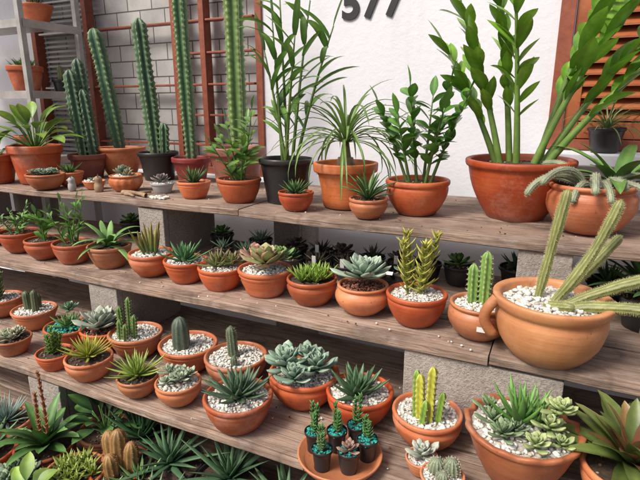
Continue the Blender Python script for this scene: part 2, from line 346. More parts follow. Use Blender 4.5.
def potted(name,x,y,z,R,hr,kind='bowl',mat=None,gravel=None,plant=None,pmat=None,scallop=0,dx=0,dy=0,seed=None,gs=.0038,yaw=0,ridge=0,tagged=0):
    rg=random.Random(seed if seed is not None else int(x*1000)*7+int(y*1000))
    e=bpy.data.objects.new(name,None); e.empty_display_size=.02; scene.collection.objects.link(e); e.location=(x,y,z+.001); e.rotation_euler=(0,0,yaw)
    h=R*hr; mb,ri,zi=pot_mesh(rg,R,h,kind,scallop,ridge); mb.obj("pot",mat or M_terra,parent=e)
    s=MB(); k=s.ring([(ri*1.03*math.cos(2*pi*j/32),ri*1.03*math.sin(2*pi*j/32),zi) for j in range(32)],(1,1,1)); cc=s.vert((0,0,zi+ri*.1))
    for j in range(32): s.f.append((k+j,k+(j+1)%32,cc))
    s.obj("soil",M_sand if gravel is WHITE else M_soil,parent=e)
    if gravel:
        ns=int(1.25*(ri/gs)**2); ns=min(ns,520); mg=stones(rg,ri*.97,zi+.001,ns,gs,gravel)
        for q in range(rg.randint(0,3)):
            a=rg.uniform(3.6,5.8); rr=R*rg.uniform(1.05,1.4)
            if y+rr*math.sin(a)>{Z1:1.36,Z2:1.11,Z3:.86}.get(z,9): one_stone(mg,rg,(rr*math.cos(a),rr*math.sin(a),.003),gs*.9,gravel)
        mg.obj("gravel",M_stone,parent=e)
    else:
        stones(rg,ri*.92,zi,55,.003,[(.16,.10,.07),(.34,.29,.22),(.08,.05,.03),(.12,.07,.04)]).obj("soil_crumbs",M_stone,parent=e)
    if plant:
        mb=MB(); plant(mb,rg,R,zi+ri*.06)
        if dx or dy: mb.v=[(a+dx,b+dy,c) for a,b,c in mb.v]
        mb.obj("plant",pmat or M_flesh,parent=e)
    if tagged:
        mb=MB(); a=tagged; c=Vector((ri*.6*math.cos(a),ri*.6*math.sin(a),zi)); sd=Vector((1,0,0))*.007; u=Vector((.1,-.25,1)).normalized(); nn=Vector((0,.0012,0))
        pr=[(-1,0),(1,0),(1,.034),(-1,.034)]
        mb.ring([c+sd*q+u*hh for q,hh in pr]+[c+sd*q+u*hh+nn for q,hh in pr],(1,1,1)); mb.f=[(0,1,2,3),(7,6,5,4),(0,4,5,1),(1,5,6,2),(2,6,7,3),(3,7,4,0)]
        mb.obj("name_stake",M_label,smooth=False,parent=e)
    return e
# ---------------------------------------------------------------- plant recipes (sizes in pot radii)
G1=(.085,.19,.045); G2=(.15,.30,.07); GD=(.04,.10,.04); GB=(.16,.26,.18); GP=(.33,.42,.31); GY=(.32,.38,.06); LIME=(.28,.42,.07)
def aloe(n=22,L=1.0,W=.22,T=.12,el0=.35,el1=1.35,c0=G1,c1=G2,bend=-.25,**k):
    return lambda mb,rg,R,z: rosette(mb,rg,(0,0,z),n,L*R,W*R,T*R,el0,el1,c0,c1,'aloe',bend,off=.08*R,rise=.1*R,**k)
def echev(n=34,L=.85,W=.42,T=.13,c0=GB,c1=GP,el0=.15,el1=1.3,rise=.35,**k):
    return lambda mb,rg,R,z: rosette(mb,rg,(0,0,z+.12*R),n,L*R,W*R,T*R,el0,el1,c0,c1,'spoon',-.4,off=.05*R,rise=rise*R,inner=.3,**k)
def multi(fs):
    def f(mb,rg,R,z):
        for (ff,ox,oy,s,oz) in fs:
            m2=MB(); ff(m2,rg,R*s,0); b=len(mb.v)
            mb.v.extend((a+ox*R,bb+oy*R,c+z+oz*R) for a,bb,c in m2.v); mb.c.extend(m2.c); mb.f.extend(tuple(i+b for i in q) for q in m2.f)
    return f
def cols(lst,ribs=7,depth=.3,col=G1,crest=G2,sl=.12,step=.2,lump=.04,nsp=4,scol=(.6,.55,.42),scal=0):
    def f(mb,rg,R,z):
        for (ox,oy,h,r,az,lean,bend) in lst:
            pts=curve((ox*R,oy*R,z-.05*R),az,pi/2-lean,h*R,bend,12,.25,rg)
            column(mb,rg,pts,r*R,ribs,depth,mulc(col,rg.uniform(.85,1.15)),crest,sl=sl*R,step=step*R,lump=lump,nsp=nsp,scol=scol,scal=scal)
    return f
def fuzz(lst,col=(.13,.17,.06),crest=(.26,.30,.12),bl=.05,dens=1,scol=(.62,.58,.40)):
    def f(mb,rg,R,z):
        for (ox,oy,h,r,az,lean,bend) in lst:
            fuzzy(mb,rg,curve((ox*R,oy*R,z-.05*R),az,pi/2-lean,h*R,bend,14,.03,rg),r*R,mulc(col,rg.uniform(.85,1.15)),crest,bl*R,dens,scol)
    return f
def spikystems(ns=6,h=1.2,nl=26,L=.28,W=.09,c0=GY,c1=LIME,spread=.5,T=.06,lean=.25):
    def f(mb,rg,R,z):
        for s in range(ns):
            a=s*2.4+rg.random(); o=spread*R*math.sqrt((s+.3)/ns); hh=h*R*rg.uniform(.65,1.1)
            pts=curve((o*math.cos(a)*.6,o*math.sin(a)*.6,z),a,pi/2-lean*rg.uniform(.3,1.2),hh,-.1,10); tube(mb,pts,.05*R,.03*R,mulc(c0,.6),6)
            for i in range(nl):
                t=.08+.92*i/nl; x=t*10; k=min(int(x),9); p=pts[k].lerp(pts[k+1],x-k); k2=rg.uniform(.8,1.2)
                leaf(mb,p,i*1.62+s,rg.uniform(.15,.6)+t*.5,L*R*rg.uniform(.8,1.1)*(1.05-.35*t),W*R,T*R,-.5,mulc(c0,k2),mulc(c1,k2),'aloe',4)
            rosette(mb,rg,pts[-1],6,L*R*.7,W*R,T*R,.6,1.4,c0,c1,'aloe',nseg=4)
    return f
def grassy(n=16,h=1.4,W=.09,T=.06,el0=1.0,el1=1.5,c0=G1,c1=GY,bend=.1,spread=.35):
    def f(mb,rg,R,z):
        for i in range(n):
            a=i*2.4; o=spread*R*math.sqrt(i/n); k=rg.uniform(.8,1.2)
            leaf(mb,(o*math.cos(a),o*math.sin(a),z),a,rg.uniform(el0,el1),h*R*rg.uniform(.6,1.1),W*R,T*R,bend,mulc(c0,k),mulc(c1,k),'strap',6)
    return f
def arching(n=26,L=2.0,W=.12,el0=.5,el1=1.45,bend=1.6,c0=G1,c1=G2,zo=0,T=0,pr='strap',fold=.3,jit=.3,stem=0,nseg=10):
    def f(mb,rg,R,z):
        if stem:
            tube(mb,[(0,0,z-.1*R),(0,0,z+.1*R),(0,0,z+.3*R)],.34*R,.24*R,(.24,.17,.10),12); tube(mb,[(0,0,z+.2*R),(0,0,z+stem*R)],.2*R,.10*R,(.22,.18,.10),10)
        for i in range(n):
            fr=i/n; a=i*2.4+rg.uniform(-jit,jit); k=rg.uniform(.75,1.25)
            leaf(mb,(.05*R*math.cos(a),.05*R*math.sin(a),z+(zo+stem)*R),a,lerp(el0,el1,fr),L*R*rg.uniform(.7,1.1),W*R,T*R,bend*rg.uniform(.5,1.3),mulc(c0,k),mulc(c1,k),pr,nseg,fold=fold,side_bend=rg.uniform(-.4,.4))
    return f
def broad(n=12,L=1.0,W=.45,h=.8,c0=G1,c1=G2,pr='oval',bend=.8,el=(.7,1.45)):
    def f(mb,rg,R,z):
        for i in range(n):
            a=i*2.4+rg.uniform(-.3,.3); e=lerp(el[0],el[1],i/n); pts=curve((.1*R*math.cos(a),.1*R*math.sin(a),z),a,e,h*R*rg.uniform(.6,1.1),.2,6)
            tube(mb,pts,.035*R,.02*R,G2,5); q=(pts[-1]-pts[-2]).normalized(); k=rg.uniform(.75,1.25)
            leaf(mb,pts[-1],a,math.asin(q.z)-.2,L*R*rg.uniform(.75,1.1),W*R,0,bend*rg.uniform(.6,1.3),mulc(c0,k),mulc(c1,k),pr,8,roll=rg.uniform(-.3,.3))
    return f
def leafy(stems,nl=8,L=.9,W=.3,c0=G1,c1=G2,r=.05,spread=.8,lel=.7,pairs=True,spiral=False,pr='oval',lb=.4,t0=.25,T=0,small=.6,sc=G2,fold=.25):
    def f(mb,rg,R,z):
        for (ox,oy,az,lean,h,b) in stems:
            leafstem(mb,rg,(ox*R,oy*R,z-.03*R),az,pi/2-lean,h*R,b,r*R,nl,L*R,W*R,T*R,c0,c1,sc,pr,t0,spread,lel,pairs,lb,spiral,True,fold,small)
    return f
def cluster(n=8,s=.35,spread=.55,fn=None,h=.0):
    fs=[]; rr=random.Random(n*31+int(s*100))
    for i in range(n):
        a=i*2.4; o=spread*math.sqrt((i+.2)/n); fs.append((fn,o*math.cos(a),o*math.sin(a),s*rr.uniform(.8,1.15),h*rr.random()+.02))
    return multi(fs)
def globe(r=.5,hgt=.6,ribs=12,col=G1,crest=G2,sl=.12,depth=.15,ox=0,oy=0,scol=(.7,.66,.55)):
    def f(mb,rg,R,z):
        pts=[(ox*R,oy*R,z-.05*R+hgt*R*i/8) for i in range(9)]
        column(mb,rg,pts,r*R,ribs,depth,col,crest,sl=sl*R,step=.13*R,lump=.01,nsp=4,dome=.62,base_t=.72,scol=scol)
    return f
# ---------------------------------------------------------------- static structure
def board(x0,x1,y0,y1,z1,t,parent,name,rg):
    mb=MB(); n=max(6,int((x1-x0)/.03)); prev=None; ph=rg.random()*9; bv=.003
    for i in range(n+1):
        x=lerp(x0,x1,i/n); w=.003*math.sin(x*3+ph)+.002*math.sin(x*9+ph*2); e=.004*noise.noise(Vector((x*14,ph,0)))+.0025*noise.noise(Vector((x*45,ph,0))); e2=.002*noise.noise(Vector((x*14,ph,5))); ch=.007*max(0,noise.noise(Vector((x*20,ph,9))))
        pr=[(y0+e,z1-bv-ch),(y0+e+bv+ch,z1),((y0+y1)/2,z1+.0005),(y1-bv+e2,z1),(y1+e2,z1-bv),(y1+e2,z1-t+bv),(y1-bv,z1-t),(y0+bv,z1-t),(y0+e*.6,z1-t+bv)]
        k=mb.ring([(x,a,b+w) for a,b in pr],(1,1,1))
        if prev is not None: mb.bridge(k,prev,9)
        else: mb.f.append(tuple(range(k,k+9)))
        prev=k
    mb.f.append(tuple(range(k+8,k-1,-1)))
    return mb.obj(name,M_wood,smooth=False,parent=parent)
def boxo(name,a,b,mat,parent=None,bev=0.0):
    x0,y0,z0=a; x1,y1,z1=b
    mb=MB(); mb.ring([(x0,y0,z0),(x1,y0,z0),(x1,y1,z0),(x0,y1,z0),(x0,y0,z1),(x1,y0,z1),(x1,y1,z1),(x0,y1,z1)],(1,1,1))
    mb.f=[(0,3,2,1),(4,5,6,7),(0,1,5,4),(1,2,6,5),(2,3,7,6),(3,0,4,7)]
    o=mb.obj(name,mat,smooth=False,parent=parent)
    if bev:
        md=o.modifiers.new("bevel",'BEVEL'); md.width=bev; md.segments=2
    return o
def empty(name,loc=(0,0,0)):
    e=bpy.data.objects.new(name,None); scene.collection.objects.link(e); e.location=loc; return e
mb=MB(); mb.ring([(-300,-300,0),(300,-300,0),(300,300,0),(-300,300,0)],(1,1,1)); mb.f=[(0,1,2,3)]; mb.obj("ground",M_ground,smooth=False)
Z1,Z2,Z3,Z4=1.12,.898,.676,.45
T=.024
def shelf(name,z,ys,rg,splits):
    e=empty(name)
    for i,(a,b) in enumerate(ys):
        xs=splits[i%len(splits)]
        for j,(x0,x1) in enumerate(zip(xs,xs[1:])):
            board(x0+.002,x1-.002,a,b,z-rg.uniform(0,.002)*(1 if i else 0),T,e,"plank_%d_%d"%(i+1,j+1),rg)
    return e
rgS=random.Random(3)
shelf("plant_shelf",Z1,[(1.353,1.545),(1.553,1.765),(1.773,1.985)],rgS,[(-3.6,-.95+.0,1.5),(-3.6,-1.6,1.5),(-3.6,-.5,1.5)])
shelf("plant_shelf",Z2,[(1.103,1.275),(1.282,1.50),(1.507,1.73)],rgS,[(-3.6,-.10,1.5),(-3.6,-1.0,1.5),(-3.6,-.4,1.5)])
shelf("plant_shelf",Z3,[(.853,1.045),(1.052,1.25),(1.257,1.47)],rgS,[(-3.2,-.45,1.5),(-3.2,-1.2,1.5),(-3.2,-.2,1.5)])
shelf("plant_shelf",Z4,[(.60,.79),(.797,.99),(.997,1.2)],rgS,[(-3.2,-.6,1.5),(-3.2,-1.5,1.5),(-3.2,-.3,1.5)])
rg=random.Random(21); mb=MB()
for i in range(620):
    z,y0,y1=rg.choice([(Z1,1.37,1.95),(Z2,1.12,1.6),(Z3,.87,1.35)]); x=rg.uniform(-2.6,.5)
    one_stone(mb,rg,(x,rg.uniform(y0,y1)**1,z+.004),rg.uniform(.0012,.003),[(.7,.68,.64),(.1,.06,.04),(.06,.035,.02),(.25,.16,.1)])
for i in range(80):
    z,y0,y1=rg.choice([(Z1,1.37,1.95),(Z2,1.12,1.6),(Z3,.87,1.35)]); x=rg.uniform(-2.6,.5)
    leaf(mb,(x,rg.uniform(y0,y1),z+.007),rg.random()*6,0,rg.uniform(.012,.03),rg.uniform(.003,.008),0,rg.uniform(-.3,.1),(.24,.14,.06),(.34,.22,.1),'oval',4)
mb.obj("dry_leaf_litter",M_stone)
def block(x,y,z0,wx,wy,h):
    e=empty("concrete_block",(x,y,z0)); t=.025
    a,b=-wx/2,wx/2; c,dd=0,wy
    boxo("front_web",(a,c,0),(b,c+t,h),M_block,e,.003); boxo("back_web",(a,dd-t,0),(b,dd,h),M_block,e,.002)
    boxo("end_1",(a,c+t+.001,0),(a+t,dd-t-.001,h),M_block,e); boxo("end_2",(b-t,c+t+.001,0),(b,dd-t-.001,h),M_block,e)
    if wx>.25: boxo("mid_web",(-t/2,c+t+.001,0),(t/2,dd-t-.001,h),M_block,e)
    else: boxo("mid_web",(a+t+.001,wy/2-t/2,0),(b-t-.001,wy/2+t/2,h),M_block,e)
hb=Z1-Z2-T-.006
for (x,y,z,wx,wy) in [(-1.348,1.362,Z2,.12,.3),(-1.347,1.112,Z3,.13,.3),(-1.35,.862,Z4+.002,.14,.3),(-.01,1.362,Z2,.13,.3),(-.12,1.112,Z3,.36,.14),(.32,1.36,Z2,.19,.3),
                  (-2.7,1.37,Z2,.12,.3),(-2.7,1.125,Z3,.12,.3),(-2.7,.88,Z4,.12,.3),(.0,.88,Z4,.14,.3),(1.1,1.37,Z2,.14,.3),(1.1,1.125,Z3,.14,.3),(1.1,.88,Z4,.14,.3)]:
    block(x,y,z+.001,wx,wy,hb)
for x in (-2.7,-1.35,0,1.1):
    for k in range(2): block(x,.62,.001+k*.2105,.15,.34,.208)
for x in (-2.7,-1.0,.55):
    for k in range(5): block(x,1.76,.001+k*.218,.12,.19,.2155)
# ---------------------------------------------------------------- house wall with windows
house=empty("white_house_wall")
WY=2.12
WX0,WX1,WZ0,WZ1=-2.90,-1.31,1.12,2.35
SX0,SX1,SZ0,SZ1=-.06,1.0,1.30,2.35
def wallpiece(n_,x0,x1,z0,z1): boxo(n_,(x0,WY,z0),(x1,WY+.18,z1),M_wall,house)
wallpiece("wall_1",-9,WX0,0,3.4); wallpiece("wall_2",WX0,WX1,0,WZ0); wallpiece("wall_3",WX0,WX1,WZ1,3.4)
wallpiece("wall_4",WX1,SX0,0,3.4); wallpiece("wall_5",SX0,SX1,0,SZ0); wallpiece("wall_6",SX0,SX1,SZ1,3.4); wallpiece("wall_7",SX1,7,0,3.4)
win=empty("steel_window"); fy0,fy1=WY-.012,WY+.05
fw=.035
def bar(e,n_,x0,x1,z0,z1,y0=fy0,y1=fy1,m=M_wred): return boxo(n_,(x0,y0,z0),(x1,y1,z1),m,e,.002)
bar(win,"frame_l",WX0,WX0+fw,WZ0,WZ1); bar(win,"frame_r",WX1-fw,WX1,WZ0,WZ1)
bar(win,"frame_b",WX0+fw+.001,WX1-fw-.001,WZ0,WZ0+fw); bar(win,"frame_t",WX0+fw+.001,WX1-fw-.001,WZ1-fw,WZ1)
vb=[-2.45,-1.83,-1.655]
for i,x in enumerate(vb): bar(win,"mullion_%d"%i,x-.016,x+.016,WZ0+fw+.001,WZ1-fw-.001,fy0+.004,fy1-.003)
secs=[WX0+fw]+vb+[WX1-fw]
for s,(a,b) in enumerate(zip(secs,secs[1:])):
    a+=.018;b-=.018
    k=0; z=WZ0+.14
    step={0:.3,1:.3,2:.15,3:.15}[s]
    while z<WZ1-.08:
        bar(win,"rail_%d_%d"%(s,k),a,b,z,z+.010,fy0+.01,fy1-.01,M_wred if s>0 else M_metal); z+=step; k+=1
for i in range(44):
    z=WZ0+.05+i*.027
    if z>WZ1-.05: break
    mb=MB(); x0,x1=WX0+.05,-2.47; mb.ring([(x0,WY+.028,z),(x1,WY+.028,z),(x1,WY+.044,z+.016),(x0,WY+.044,z+.016)],(1,1,1)); mb.f=[(0,1,2,3)]; mb.obj("blind_slat_%d"%i,M_slat,smooth=False,parent=win)
boxo("pane",(WX0+.01,WY+.08,WZ0+.01),(WX1-.01,WY+.09,WZ1-.01),M_pane,win)
boxo("sill",(WX0-.04,WY-.05,WZ0-.04),(WX1+.04,WY-.001,WZ0-.001),M_wall,win,.004)
sh=empty("louvred_shutter")
bar(sh,"jamb_l",SX0,SX0+.05,SZ0+.0,SZ1,WY-.02,WY+.06); bar(sh,"jamb_r",SX1-.05,SX1,SZ0,SZ1,WY-.02,WY+.06)
bar(sh,"stile_l",SX0+.052,SX0+.10,SZ0+.04,SZ1-.06,WY-.005,WY+.05,M_shut); bar(sh,"stile_r",.45,.50,SZ0+.04,SZ1-.06,WY-.005,WY+.05,M_shut)
bar(sh,"stile_r2",SX1-.1,SX1-.052,SZ0+.04,SZ1-.06,WY-.005,WY+.05,M_shut)
bar(sh,"rail_b",SX0+.101,.449,SZ0+.041,SZ0+.10,WY-.003,WY+.045,M_shut); bar(sh,"rail_b2",.501,SX1-.101,SZ0+.041,SZ0+.10,WY-.003,WY+.045,M_shut)
bar(sh,"frame_b",SX0+.051,SX1-.051,SZ0,SZ0+.038,WY-.018,WY+.06); bar(sh,"frame_t",SX0+.051,SX1-.051,SZ1-.058,SZ1,WY-.018,WY+.06)
for (x0,x1,tg) in ((SX0+.101,.449,'a'),(.501,SX1-.101,'b')):
    for i in range(26):
        z=SZ0+.105+i*.040
        if z>SZ1-.1: break
        mb=MB(); y0,y1=WY-.004,WY+.036; t=.007
        mb.ring([(x0,y0,z),(x1,y0,z),(x1,y0,z+t),(x0,y0,z+t),(x0,y1,z+.034),(x1,y1,z+.034),(x1,y1,z+.034+t),(x0,y1,z+.034+t)],(1,1,1))
        mb.f=[(0,1,2,3),(4,7,6,5),(0,4,5,1),(3,2,6,7),(0,3,7,4),(1,5,6,2)]; mb.obj("louvre_%s%d"%(tg,i),M_shut,smooth=False,parent=sh)
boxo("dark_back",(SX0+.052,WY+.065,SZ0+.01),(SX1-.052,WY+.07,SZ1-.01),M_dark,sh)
boxo("sill",(SX0-.03,WY-.17,SZ0-.045),(SX1+.03,WY-.021,SZ0-.002),M_wall,sh,.005)
def digit(ch,x):
    cu=bpy.data.curves.new("house_number",'FONT'); cu.body=ch; cu.size=.172; cu.extrude=.003; cu.offset=.0055
    o=bpy.data.objects.new("house_number",cu); scene.collection.objects.link(o); o.location=(x,WY-.0045,1.818); o.rotation_euler=(pi/2,0,0); cu.materials.append(M_num)
for ch,x in (("5",-.912),("7",-.818),("7",-.724)): digit(ch,x)
# ---------------------------------------------------------------- metal rack at far left
rk=empty("metal_rack")
for (x,y) in ((-2.40,1.70),(-2.40,2.02),(-3.5,1.70),(-3.5,2.02)):
    boxo("leg",(x-.014,y-.014,0),(x+.014,y+.014,2.3),M_metal,rk,.002)
for z in (1.86,1.53,1.2,2.28):
    boxo("tray",(-3.484,1.716,z-.004),(-2.416,2.004,z),M_metal,rk)
    boxo("lip_front",(-3.485,1.690,z-.034),(-2.415,1.694,z+.003),M_metal,rk)
    boxo("lip_side",(-2.384,1.70,z-.034),(-2.380,2.02,z+.003),M_metal,rk)
potted("potted_succulent",-2.56,1.80,1.53,.085,1.5,'cup',plant=cluster(6,.8,.4,aloe(14,1.0,.2,.1)),seed=5)
potted("potted_cactus",-2.46,1.93,1.53,.05,1.3,'cup',mat=M_black,plant=fuzz([(0,0,1.6,.35,0,0,0)]),seed=6)
potted("potted_succulent",-2.62,1.95,1.86,.09,1.3,'big',plant=aloe(9,.8,.2,.1),seed=8)
potted("potted_succulent",-2.66,1.84,1.2,.08,1.3,'cup',plant=broad(10,1.0,.4,.8),seed=9)
# ---------------------------------------------------------------- top shelf
z=Z1
CD=(.05,.115,.07); CC=(.15,.24,.14)
potted("potted_leafy_plant",-2.300,1.418,z,.085,1.5,'cup',plant=broad(10,1.2,.4,.9))
potted("potted_broadleaf_plant",-2.14,1.50,z,.112,1.50,'cup',plant=broad(24,1.15,.46,1.2,c0=G1,c1=LIME,el=(.5,1.5)),pmat=M_leaf)
potted("potted_succulent",-1.95,1.395,z,.075,.85,'bowl',plant=cluster(9,.42,.6,echev(16)))
potted("potted_aloe",-1.934,1.50,z,.058,1.05,'bowl',plant=aloe(18,1.2))
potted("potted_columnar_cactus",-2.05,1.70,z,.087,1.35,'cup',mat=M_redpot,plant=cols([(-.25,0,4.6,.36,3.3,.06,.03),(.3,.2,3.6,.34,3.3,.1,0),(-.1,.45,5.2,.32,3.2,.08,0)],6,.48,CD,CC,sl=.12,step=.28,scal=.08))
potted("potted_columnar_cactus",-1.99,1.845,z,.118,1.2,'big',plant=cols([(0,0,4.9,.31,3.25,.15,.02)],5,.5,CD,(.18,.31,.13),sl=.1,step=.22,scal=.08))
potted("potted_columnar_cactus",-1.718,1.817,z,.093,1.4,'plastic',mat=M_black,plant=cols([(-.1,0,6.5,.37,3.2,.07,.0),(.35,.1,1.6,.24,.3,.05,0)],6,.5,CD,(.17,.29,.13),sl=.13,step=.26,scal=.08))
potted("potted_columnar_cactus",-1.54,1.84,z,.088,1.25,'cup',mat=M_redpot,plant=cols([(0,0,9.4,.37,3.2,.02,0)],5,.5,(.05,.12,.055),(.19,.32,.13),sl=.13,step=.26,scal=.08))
potted("potted_stone_plant",-1.754,1.472,z,.045,.8,'bowl',gravel=WHITE,plant=cluster(7,.4,.55,echev(10)))
potted("potted_rosette",-1.588,1.487,z,.068,1.0,'round',mat=M_tan,gravel=WHITE,ridge=14,plant=multi([(echev(26,.62,.34,c0=(.13,.2,.12),c1=(.25,.3,.2)),-.15,0,1,0),(echev(16,.5,.3,c0=(.2,.2,.12),c1=(.36,.3,.2)),.4,-.2,.8,0)]))
potted("potted_rosette",-1.429,1.522,z,.046,.9,'cup',mat=M_grey,gravel=WHITE,plant=echev(22,1.05,.45,c0=(.14,.22,.16),c1=(.3,.2,.22)))
potted("potted_haworthia",-1.232,1.478,z,.062,1.05,'bowl',plant=aloe(26,1.35,.26,.13,.5,1.45,c0=GD,c1=G1))
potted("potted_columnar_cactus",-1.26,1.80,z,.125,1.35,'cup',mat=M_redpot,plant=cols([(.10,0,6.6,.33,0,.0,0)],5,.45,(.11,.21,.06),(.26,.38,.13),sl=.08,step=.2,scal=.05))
potted("potted_leafy_plant",-1.027,1.476,z,.078,1.15,'bowl',plant=leafy([(0,0,.5,.25,2.3,.1),(-.2,.1,3.0,.4,2.2,.1),(.2,-.1,5.5,.4,1.8,.1),(0,.2,1.8,.3,2.8,.1),(-.1,-.2,4.2,.5,1.9,.1),(.2,.1,0,.15,3.2,.05),(-.1,.1,3.4,.15,2.7,.05)],11,1.05,.40,c0=(.07,.17,.035),c1=(.19,.34,.07),lel=.5,spiral=True,pairs=False,t0=.1),pmat=M_leaf)
potted("potted_dracaena",-.880,1.559,z,.096,1.65,'plastic',mat=M_black,plant=leafy([(0,0,3.0,.20,4.1,.05),(.2,.1,.6,.10,5.6,.05),(-.2,.1,3.3,.06,4.9,0),(.1,-.2,5.6,.18,4.4,.1),(.3,.2,.2,.24,4.9,.1),(-.1,.3,2.5,.08,5.8,0)],9,1.55,.27,c0=(.07,.17,.035),c1=(.18,.34,.07),r=.07,lel=.95,spiral=True,pairs=False,pr='strap',lb=.8,t0=.25,sc=(.15,.24,.06),small=.9),pmat=M_leaf)
potted("potted_haworthia",-.782,1.447,z,.059,1.05,'bowl',plant=aloe(34,1.15,.22,.12,.3,1.45,c0=GD,c1=G1))
potted("potted_ponytail_palm",-.659,1.576,z,.108,1.40,'cup',mat=M_tan,plant=arching(62,2.9,.095,.1,1.5,2.0,c0=(.15,.26,.06),c1=(.19,.31,.09),stem=.75,fold=.5),pmat=M_leaf)
potted("potted_haworthia",-.523,1.437,z,.059,1.05,'bowl',plant=arching(30,1.8,.18,.5,1.5,.7,c0=(.07,.16,.05),c1=(.14,.25,.08),T=.07))
potted("potted_jade_plant",-.405,1.567,z,.101,1.1,'bowl',plant=leafy([(-.35,0,3.3,.34,2.6,.1),(0,-.1,3.6,.12,2.9,0),(.2,.1,.1,.20,3.1,.0),(.4,0,0,.30,2.9,.1),(.1,.3,1.5,.2,2.7,0),(-.2,-.2,4.2,.3,2.2,0),(.3,-.25,5.6,.25,2.4,.1)],8,.88,.38,c0=(.06,.17,.03),c1=(.14,.32,.05),r=.055,lel=.55,t0=.28,sc=(.13,.22,.06),small=.75),pmat=M_gloss)
zL=[(-.35,-.1,3.5,.24,2.9,.15),(-.2,.1,3.2,.10,3.3,.1),(-.05,-.15,4.2,.12,2.9,.1),(-.45,.1,3.1,.38,2.5,.2)]
zR=[(.25,-.05,.1,.30,3.2,.25),(.4,.1,.2,.46,3.3,.25),(.3,.2,.5,.20,3.6,.2),(.45,-.1,-.1,.56,3.1,.3)]
potted("potted_zz_plant",-.112,1.633,z,.158,1.15,'big',plant=multi([(leafy(zL,9,.80,.27,c0=(.09,.22,.022),c1=(.25,.46,.05),r=.068,lel=.8,spread=.68,t0=.32,sc=(.18,.30,.07),lb=.25,small=.8),0,0,1,0),(leafy(zR,9,.92,.30,c0=(.08,.20,.022),c1=(.21,.41,.045),r=.074,lel=.8,spread=.68,t0=.36,sc=(.18,.30,.07),lb=.3,small=.85),0,0,1,0)]),pmat=M_gloss)
def rat(mb,rg,R,z):
    g=(.20,.24,.15); c=(.36,.39,.27)
    for (a,e,L,b) in [(3.3,1.0,1.7,1.9),(3.0,.9,1.5,1.6),(3.6,.9,1.6,2.1),(4.3,.7,1.0,2.0),(5.0,.8,1.1,2.0),(5.8,.7,1.3,1.8),(2.6,1.1,1.3,1.5),(0.2,.9,1.2,1.5),(5.4,1.1,.9,2.0),(3.15,.5,1.6,.7),(4.7,1.2,1.3,2.4),(3.9,1.2,1.5,2.2)]:
        fuzzy(mb,rg,curve((.25*R*math.cos(a),.25*R*math.sin(a),z),a,e,L*R,b,12,.1,rg),.075*R,g,c,.05*R,.9,(.66,.66,.55))
potted("potted_rattail_cactus",.085,1.532,z,.116,1.15,'round',plant=multi([(rat,0,0,1,0),(arching(14,1.7,.34,.4,1.3,1.0,c0=G1,c1=G2),.5,.3,1,0)]))
e=potted("potted_spider_plant",.131,2.03,SZ0,.06,1.4,'plastic',mat=M_black,plant=arching(48,2.8,.09,.3,1.5,1.7,c0=(.12,.2,.07),c1=(.25,.33,.16)),pmat=M_leaf)
def owl(x,y,s,mat,yaw):
    ow=empty("owl_figurine",(x,y,Z1+.001)); ow.scale=(s,s,s); ow.rotation_euler=(0,0,yaw); mb=MB(); prev=None
    for (r,zz) in [(.001,0),(.014,0),(.0175,.006),(.019,.016),(.0175,.027),(.0145,.032),(.016,.037),(.0165,.044),(.0145,.051),(.008,.055),(.001,.056)]:
        k=mb.ring([(r*math.cos(2*pi*j/20),r*.85*math.sin(2*pi*j/20),zz) for j in range(20)],(1,1,1))
        if prev is not None: mb.bridge(prev,k,20)
        prev=k
    for q in (-1,1): spike(mb,Vector((q*.009,0,.050)),Vector((q*.3,0,1)).normalized(),.013,.004,(1,1,1))
    mb.obj("body",mat,parent=ow)
    mb=MB()
    for q in (-1,1): one_stone(mb,random.Random(1),(q*.006,-.0135,.044),.0042,[(.8,.78,.7)],(.9,1))
    mb.obj("eyes",M_stone,parent=ow); mb=MB()
    for q in (-1,1): one_stone(mb,random.Random(2),(q*.006,-.0175,.044),.002,[(.02,.02,.02)],(.9,1))
    spike(mb,Vector((0,-.0145,.041)),Vector((0,-.6,-1)).normalized(),.007,.003,(.4,.2,.05)); mb.obj("pupils_and_beak",M_stone,parent=ow)
owl(-1.675,1.425,1.15,M_drift,-.7); owl(-1.80,1.40,1.0,M_grey,-.9)
rg=random.Random(4); mb=MB()
for (x,y,a,L,r) in [(-1.53,1.41,.3,.10,.011),(-1.50,1.395,-.2,.07,.008),(-1.46,1.42,1.3,.06,.008),(-1.40,1.40,2.9,.09,.009)]:
    tube(mb,curve((x,y,Z1+.010),a,.12,L,.25,8,.35,rg),r,r*.5,(1,1,1),9)
mb.obj("driftwood_ornament",M_drift)
mb=MB()
for i in range(26): one_stone(mb,rg,(-1.345+rg.uniform(-.035,.035),1.41+rg.uniform(-.02,.02),Z1+.006),rg.uniform(.005,.010),WHITE)
mb.obj("decorative_pebbles",M_stone)
# ---------------------------------------------------------------- second shelf
z=Z2
potted("potted_agave",-2.104,1.231,z,.055,1.1,plant=aloe(20,1.5,.2,.1,c0=GB,c1=GP))
potted("potted_succulent",-1.910,1.220,z,.074,1.08,plant=leafy([(0,0,.5,.3,1.3,.1),(-.2,.1,3.0,.5,1.2,.1),(.2,-.1,5.5,.5,1.2,.1),(0,.2,1.8,.3,1.5,.1),(-.3,-.2,4.2,.4,1.1,.1)],12,.55,.2,c0=G1,c1=G2,spiral=True,pairs=False,T=.05,t0=.05))
potted("potted_leafy_plant",-1.733,1.199,z,.069,1.08,plant=leafy([(0,0,.5,.2,1.6,.1),(-.2,.1,3.0,.3,1.5,.1),(.2,-.1,5.5,.3,1.4,.1),(0,.2,4,.35,1.4,.1)],9,.95,.40,c0=(.06,.17,.03),c1=(.13,.29,.05),spiral=True,pairs=False,t0=.1),pmat=M_gloss)
